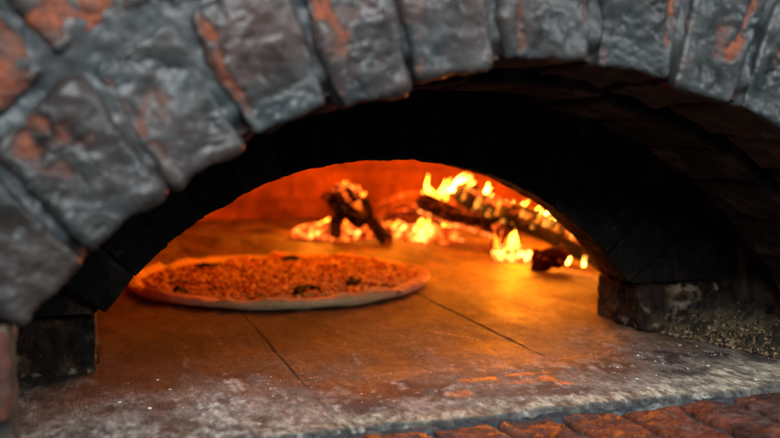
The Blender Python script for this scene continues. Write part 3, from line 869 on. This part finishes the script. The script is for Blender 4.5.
def flame(root, base, height, width, lean=(0, 0, 0), seed=0, hot=False, flat=.6, curl=.25):
    """a bundle of thin twisting wisps sharing one root"""
    rg = np.random.default_rng(int(seed * 977) + 13)
    base = np.array(base, float); VV, FF, off = [], [], 0
    for q in range(4):
        h_ = height * (1.0 if q == 0 else rg.uniform(.45, .95)); w_ = width * rg.uniform(.30, .55)
        n = 20; t = np.linspace(0, 1, n)
        dirv = np.array([0, 0, 1.0]) + np.array(lean) * rg.uniform(.7, 1.3) + np.array([rg.normal(0, .12), rg.normal(0, .1), 0])
        dirv /= np.linalg.norm(dirv)
        pts = base + np.array([rg.uniform(-.4, .4) * width, rg.uniform(-.4, .4) * width, 0]) + t[:, None] * dirv * h_
        ph = rg.uniform(0, 6.28)
        pts[:, 0] += h_ * curl * .35 * (np.sin(t * rg.uniform(3, 5.5) + ph) - math.sin(ph)) * t
        pts[:, 1] += h_ * curl * .3 * np.sin(t * 3.1 + ph * 1.7) * t
        R = w_ * .5 * (np.sin(np.pi * np.clip(t, 0, 1) ** .6) ** 1.1) * (1 + .25 * np.sin(t * 9 + ph)) + w_ * .015
        V, F, S = tube(pts, R, 8, flat, up=(.3, -.95, .1))
        VV.append(V); FF += [tuple(k + off for k in f_) for f_ in F]; off += len(V)
    return obj('flame', np.concatenate(VV), FF, M_FLAMEHOT if hot else M_FLAME, root)

# long log running from the far right down to the hearth
long_log, pts, RR = make_log('burning_log', 'longest charred log sloping down to the right, wrapped in rows of small flames',
    (.652, 1.62, .081), (.672, 1.135, .014), .021, .0155, 3, glow_top=.6, bend=.004, wood=(.004, .0025, .002))
rnd = random.Random(5)
for k in range(15):                         # slanted licks on the upper half
    s = .03 + .60 * k / 14 + rnd.uniform(-.012, .012); i = int(s * 89)
    p = pts[i]; r = RR[i]
    flame(long_log, (p[0] - r * 1.05, p[1] + rnd.uniform(-.01, .01), p[2] + r * rnd.uniform(-.5, .2)), rnd.uniform(.032, .052), rnd.uniform(.008, .012), (1.0 + rnd.uniform(-.2, .3), .2, 0), k * 1.7, hot=k % 2 == 0, curl=.3)
for k in range(10):                         # beads along the lower half
    s = .55 + .44 * k / 9 + rnd.uniform(-.01, .01); i = min(89, int(s * 89)); p = pts[i]; r = RR[i]
    flame(long_log, (p[0] - r * .9, p[1], p[2] + r * .5), rnd.uniform(.010, .020), rnd.uniform(.006, .010), (.5, 0, 0), 30 + k, hot=k % 3 == 0)
for x0, y0, z0, h_ in ((.632, 1.215, .006, .016), (.636, 1.19, .008, .014), (.648, 1.165, .008, .018), (.655, 1.150, .026, .014)):
    flame(long_log, (x0, y0, z0), h_, .0062, (.15, 0, 0), x0 * 900, hot=True)

second_log, p2, R2_ = make_log('burning_log', 'shorter glowing log lying in front of and below the longest log',
    (.582, 1.64, .056), (.660, 1.44, .022), .018, .015, 8, glow_top=.25, glow_low=.8, glow_all=.12, wood=(.010, .005, .0035))
for k, (s, h_, w_) in enumerate(((.06, .022, .010), (.40, .016, .008), (.66, .020, .010))):
    p = p2[int(s * 89)]; flame(second_log, (p[0] + .004, p[1] - .017, p[2] - .006), h_, w_, (.5, 0, .0), 50 + k, hot=k == 0, curl=.5)

far_log, p3, R3_ = make_log('burning_log', 'red glowing log at the back, topped by three tall yellow flames',
    (.575, 1.83, .026), (.690, 1.70, .050), .024, .022, 12, glow_top=.15, glow_all=.48, wood=(.10, .03, .015))
for k, (x0, y0, z0, h_, w_, ln) in enumerate(((.620, 1.66, .056, .056, .014, -.18), (.640, 1.65, .062, .042, .012, .12), (.660, 1.64, .074, .034, .012, .2), (.602, 1.68, .056, .026, .009, 0.1))):
    flame(far_log, (x0, y0, z0), h_, w_, (ln, 0, 0), 70 + k * 2.1, hot=False, curl=.45)

stub, _, _ = make_log('firewood_stub', 'small red brown wood stub propping the longest log at the right', (.588, 1.205, .013), (.628, 1.185, .013), .0135, .0125, 21, wood=(.07, .018, .010), glow_top=.05, nring=36, group=None, cat='wood stub', square=1)
fork, p4, _ = make_log('firewood_stub', 'upright glowing wood chunk below the middle of the longest log', (.622, 1.38, .002), (.632, 1.41, .044), .013, .010, 24, wood=(.06, .02, .012), glow_all=.6, nring=36, group=None, cat='wood stub')
for k, (dx, h_) in enumerate(((-.014, .028), (.002, .034), (.016, .030))):
    flame(fork, (.622 + dx, 1.362, .010), h_, .009, (.25, 0, 0), 90 + k * 1.3, hot=False, curl=.6)

# left pile
end_log, p5, _ = make_log('burning_log', 'thick log lying on the left pile with its square charred end facing out',
    (.440, 1.69, .068), (.466, 1.585, .048), .0235, .0250, 31, ash=.45, glow_top=.6, glow_all=.16, wood=(.006, .004, .0035), square=1)
lean_log, _, _ = make_log('burning_log', 'thin dark stick leaning down to the left under the square ended log', (.452, 1.66, .052), (.412, 1.60, .009), .010, .009, 34, glow_low=.5, wood=(.018, .011, .009), nring=60)
foot_log, _, _ = make_log('burning_log', 'dark stick poking forward to the right from the left pile', (.458, 1.64, .040), (.491, 1.525, .010), .0105, .0120, 37, glow_low=.4, wood=(.022, .012, .009), nring=60)
for k, (x0, y0, z0, h_, w_) in enumerate(((.444, 1.66, .086, .016, .006), (.456, 1.63, .080, .018, .006), (.466, 1.61, .072, .014, .006))):
    flame(end_log, (x0, y0, z0), h_, w_, (.5, 0, 0), 110 + k, hot=False, curl=.6).data.materials[0] = M_FLAMELOW
for k, (x0, y0, h_, w_) in enumerate(((.405, 1.70, .030, .022), (.425, 1.70, .040, .024), (.47, 1.68, .034, .024), (.49, 1.70, .03, .02))):
    flame(end_log, (x0, y0, .004), h_, w_, (.4, 0, 0), 120 + k, hot=False, curl=.6).data.materials[0] = M_FLAMELOW

for k, (x0, y0, h_, w_) in enumerate(((.545, 1.70, .026, .026), (.572, 1.64, .034, .030), (.590, 1.60, .036, .026), (.604, 1.58, .030, .022), (.56, 1.62, .02, .03))):
    flame(second_log, (x0, y0, .004), h_, w_, (.4, 0, 0), 130 + k, curl=.6).data.materials[0] = M_FLAMELOW

# embers
def ember(x0, y0, s, seed, label, group, g0=.9, name='ember'):
    V0, F0 = ICO3
    V = V0 * np.array([1.25, 1, .75]) * s
    V = V * (1 + .35 * fbm(V + seed, 1.1 / s, 3, seed))[:, None]
    V = V * (1 + .12 * fbm(V + seed, 3.5 / s, 2, seed))[:, None]
    V += np.array([x0, y0, s * .55]); V[:, 2] = np.maximum(V[:, 2], .0006)
    n = fbm(V, .9 / s, 3, seed + 3)
    g = np.clip(g0 * (.55 + .65 * n) + .15, .05, 1)
    C = lcol(np.tile([.03, .02, .016], (len(V), 1)), (.3, .27, .25), sst(n, .3, .8) * .5)
    o = obj(name, V, F0, M_EMBER, base=(x0, y0, 0), col=np.c_[C, np.full(len(V), .9)], attrs={'glow': g})
    return tag(o, label, 'ember', group)
def ember_bed(cx, cy, rx, ry, h, seed, g0, label):
    th = np.linspace(0, 2 * math.pi, 90, endpoint=False); rr = np.linspace(.01, 1, 34)
    V = np.array([(cx + rx * q * cos(a), cy + ry * q * sin(a), 0) for a in th for q in rr]); q = np.tile(rr, 90)
    n = fbm(V, 60, 4, seed); m = fbm(V, 160, 3, seed + 5)
    e = 1 - sst(q + .25 * fbm(V, 30, 2, seed + 9), .45, 1.0)
    V[:, 2] = -.003 + e * h * (.7 + .5 * n) + .0035 * e + .002 * m * e
    g = np.clip(g0 * (.35 + .9 * sst(n + .4 * m, -.5, .5)) * sst(e, .0, .5), 0, 1)
    C = lcol(np.tile([.03, .02, .016], (len(V), 1)), (.30, .27, .24), sst(-n, .1, .6) * .6)
    o = obj('ember_bed', V, gridfaces(90, 34, True), M_EMBER, base=(cx, cy, 0), col=np.c_[C, np.full(len(V), .95)], attrs={'glow': g})
    tag(o, label, 'embers', kind='stuff')
ember_bed(.44, 1.69, .075, .075, .016, 3, .55, 'bed of glowing orange embers under the left log pile')
ember_bed(.585, 1.62, .060, .11, .018, 7, .80, 'bed of bright yellow embers under the right logs')

r = np.random.default_rng(4)
for k in range(16):
    ember(r.normal(.402, .018), r.normal(1.69, .03), r.uniform(.009, .018), 200 + k, 'orange glowing ember heaped at the left foot of the left log pile', 'embers heaped left of the left log pile', .7)
for k in range(14):
    ember(r.normal(.478, .020), r.normal(1.68, .03), r.uniform(.008, .016), 240 + k, 'orange glowing ember under and right of the square ended log', 'embers right of the left log pile', .6)
for k in range(24):
    ember(r.normal(.585, .026), r.normal(1.62, .045), r.uniform(.007, .017), 280 + k, 'yellow glowing ember under the second and back logs', 'embers below the back logs', .72)
for k in range(14):
    ember(r.uniform(.50, .57), r.normal(1.75, .05), r.uniform(.007, .014), 320 + k, 'dull red ember lying between the two log piles', 'embers between the log piles', .36)
for k, (dx, dy, s) in enumerate(((0, 0, .016), (-.014, .006, .011), (.015, .004, .012), (-.002, .02, .015), (.008, -.010, .007), (.024, .012, .009))):
    ember(.608 + dx, 1.30 + dy, s, 340 + k, 'almost white hot ember in front of the longest log', 'white hot embers in front of the longest log', 1.6)

# ================================================================== LIGHT
def lamp(name, typ, loc, energy, color, size=.1, target=None, sy=None):
    d = bpy.data.lights.new(name, typ); d.energy = energy; d.color = color
    if typ == 'AREA':
        d.shape = 'RECTANGLE'; d.size = size; d.size_y = sy or size
    else: d.shadow_soft_size = size
    o = bpy.data.objects.new(name, d); COL.objects.link(o); o.location = loc
    if target is not None:
        o.rotation_euler = (mathutils.Vector(target) - mathutils.Vector(loc)).to_track_quat('-Z', 'Y').to_euler()
    return o
lamp('daylight_key', 'AREA', (-.15, -.8, 1.05), 60, (.93, .97, 1.0), 1.0, (.3, .6, .05), .8)
lamp('daylight_side', 'AREA', (1.3, -.5, .9), 24, (.88, .95, 1.0), .7, (.35, .55, .12), .9)
FIRE = (1, .235, .007)
lamp('fire_right', 'POINT', (.705, 1.40, .125), 5.4, FIRE, .03)
lamp('fire_front', 'POINT', (.590, 1.255, .040), 1.3, FIRE, .02)
lamp('fire_back', 'POINT', (.580, 1.74, .12), 2.2, FIRE, .03)
lamp('fire_left', 'POINT', (.42, 1.74, .05), 1.2, FIRE, .02)
lamp('pizza_fill', 'AREA', (.36, 1.32, .33), 1.9, FIRE, .40, (.32, 1.2, 0), .40)  # unseen fill lamp added over the pizza to brighten its topping
w = bpy.data.worlds.new('World'); scene.world = w; w.use_nodes = True
bg = w.node_tree.nodes['Background']; bg.inputs[0].default_value = (.75, .87, 1, 1); bg.inputs[1].default_value = .05

scene.view_settings.view_transform = 'Standard'
scene.view_settings.look = 'None'; scene.view_settings.exposure = 0
scene.cycles.use_denoising = True
scene.cycles.max_bounces = 8; scene.cycles.diffuse_bounces = 4; scene.cycles.transparent_max_bounces = 64
scene.cycles.volume_bounces = 0
scene.cycles.caustics_reflective = False; scene.cycles.caustics_refractive = False
scene.cycles.sample_clamp_indirect = 4
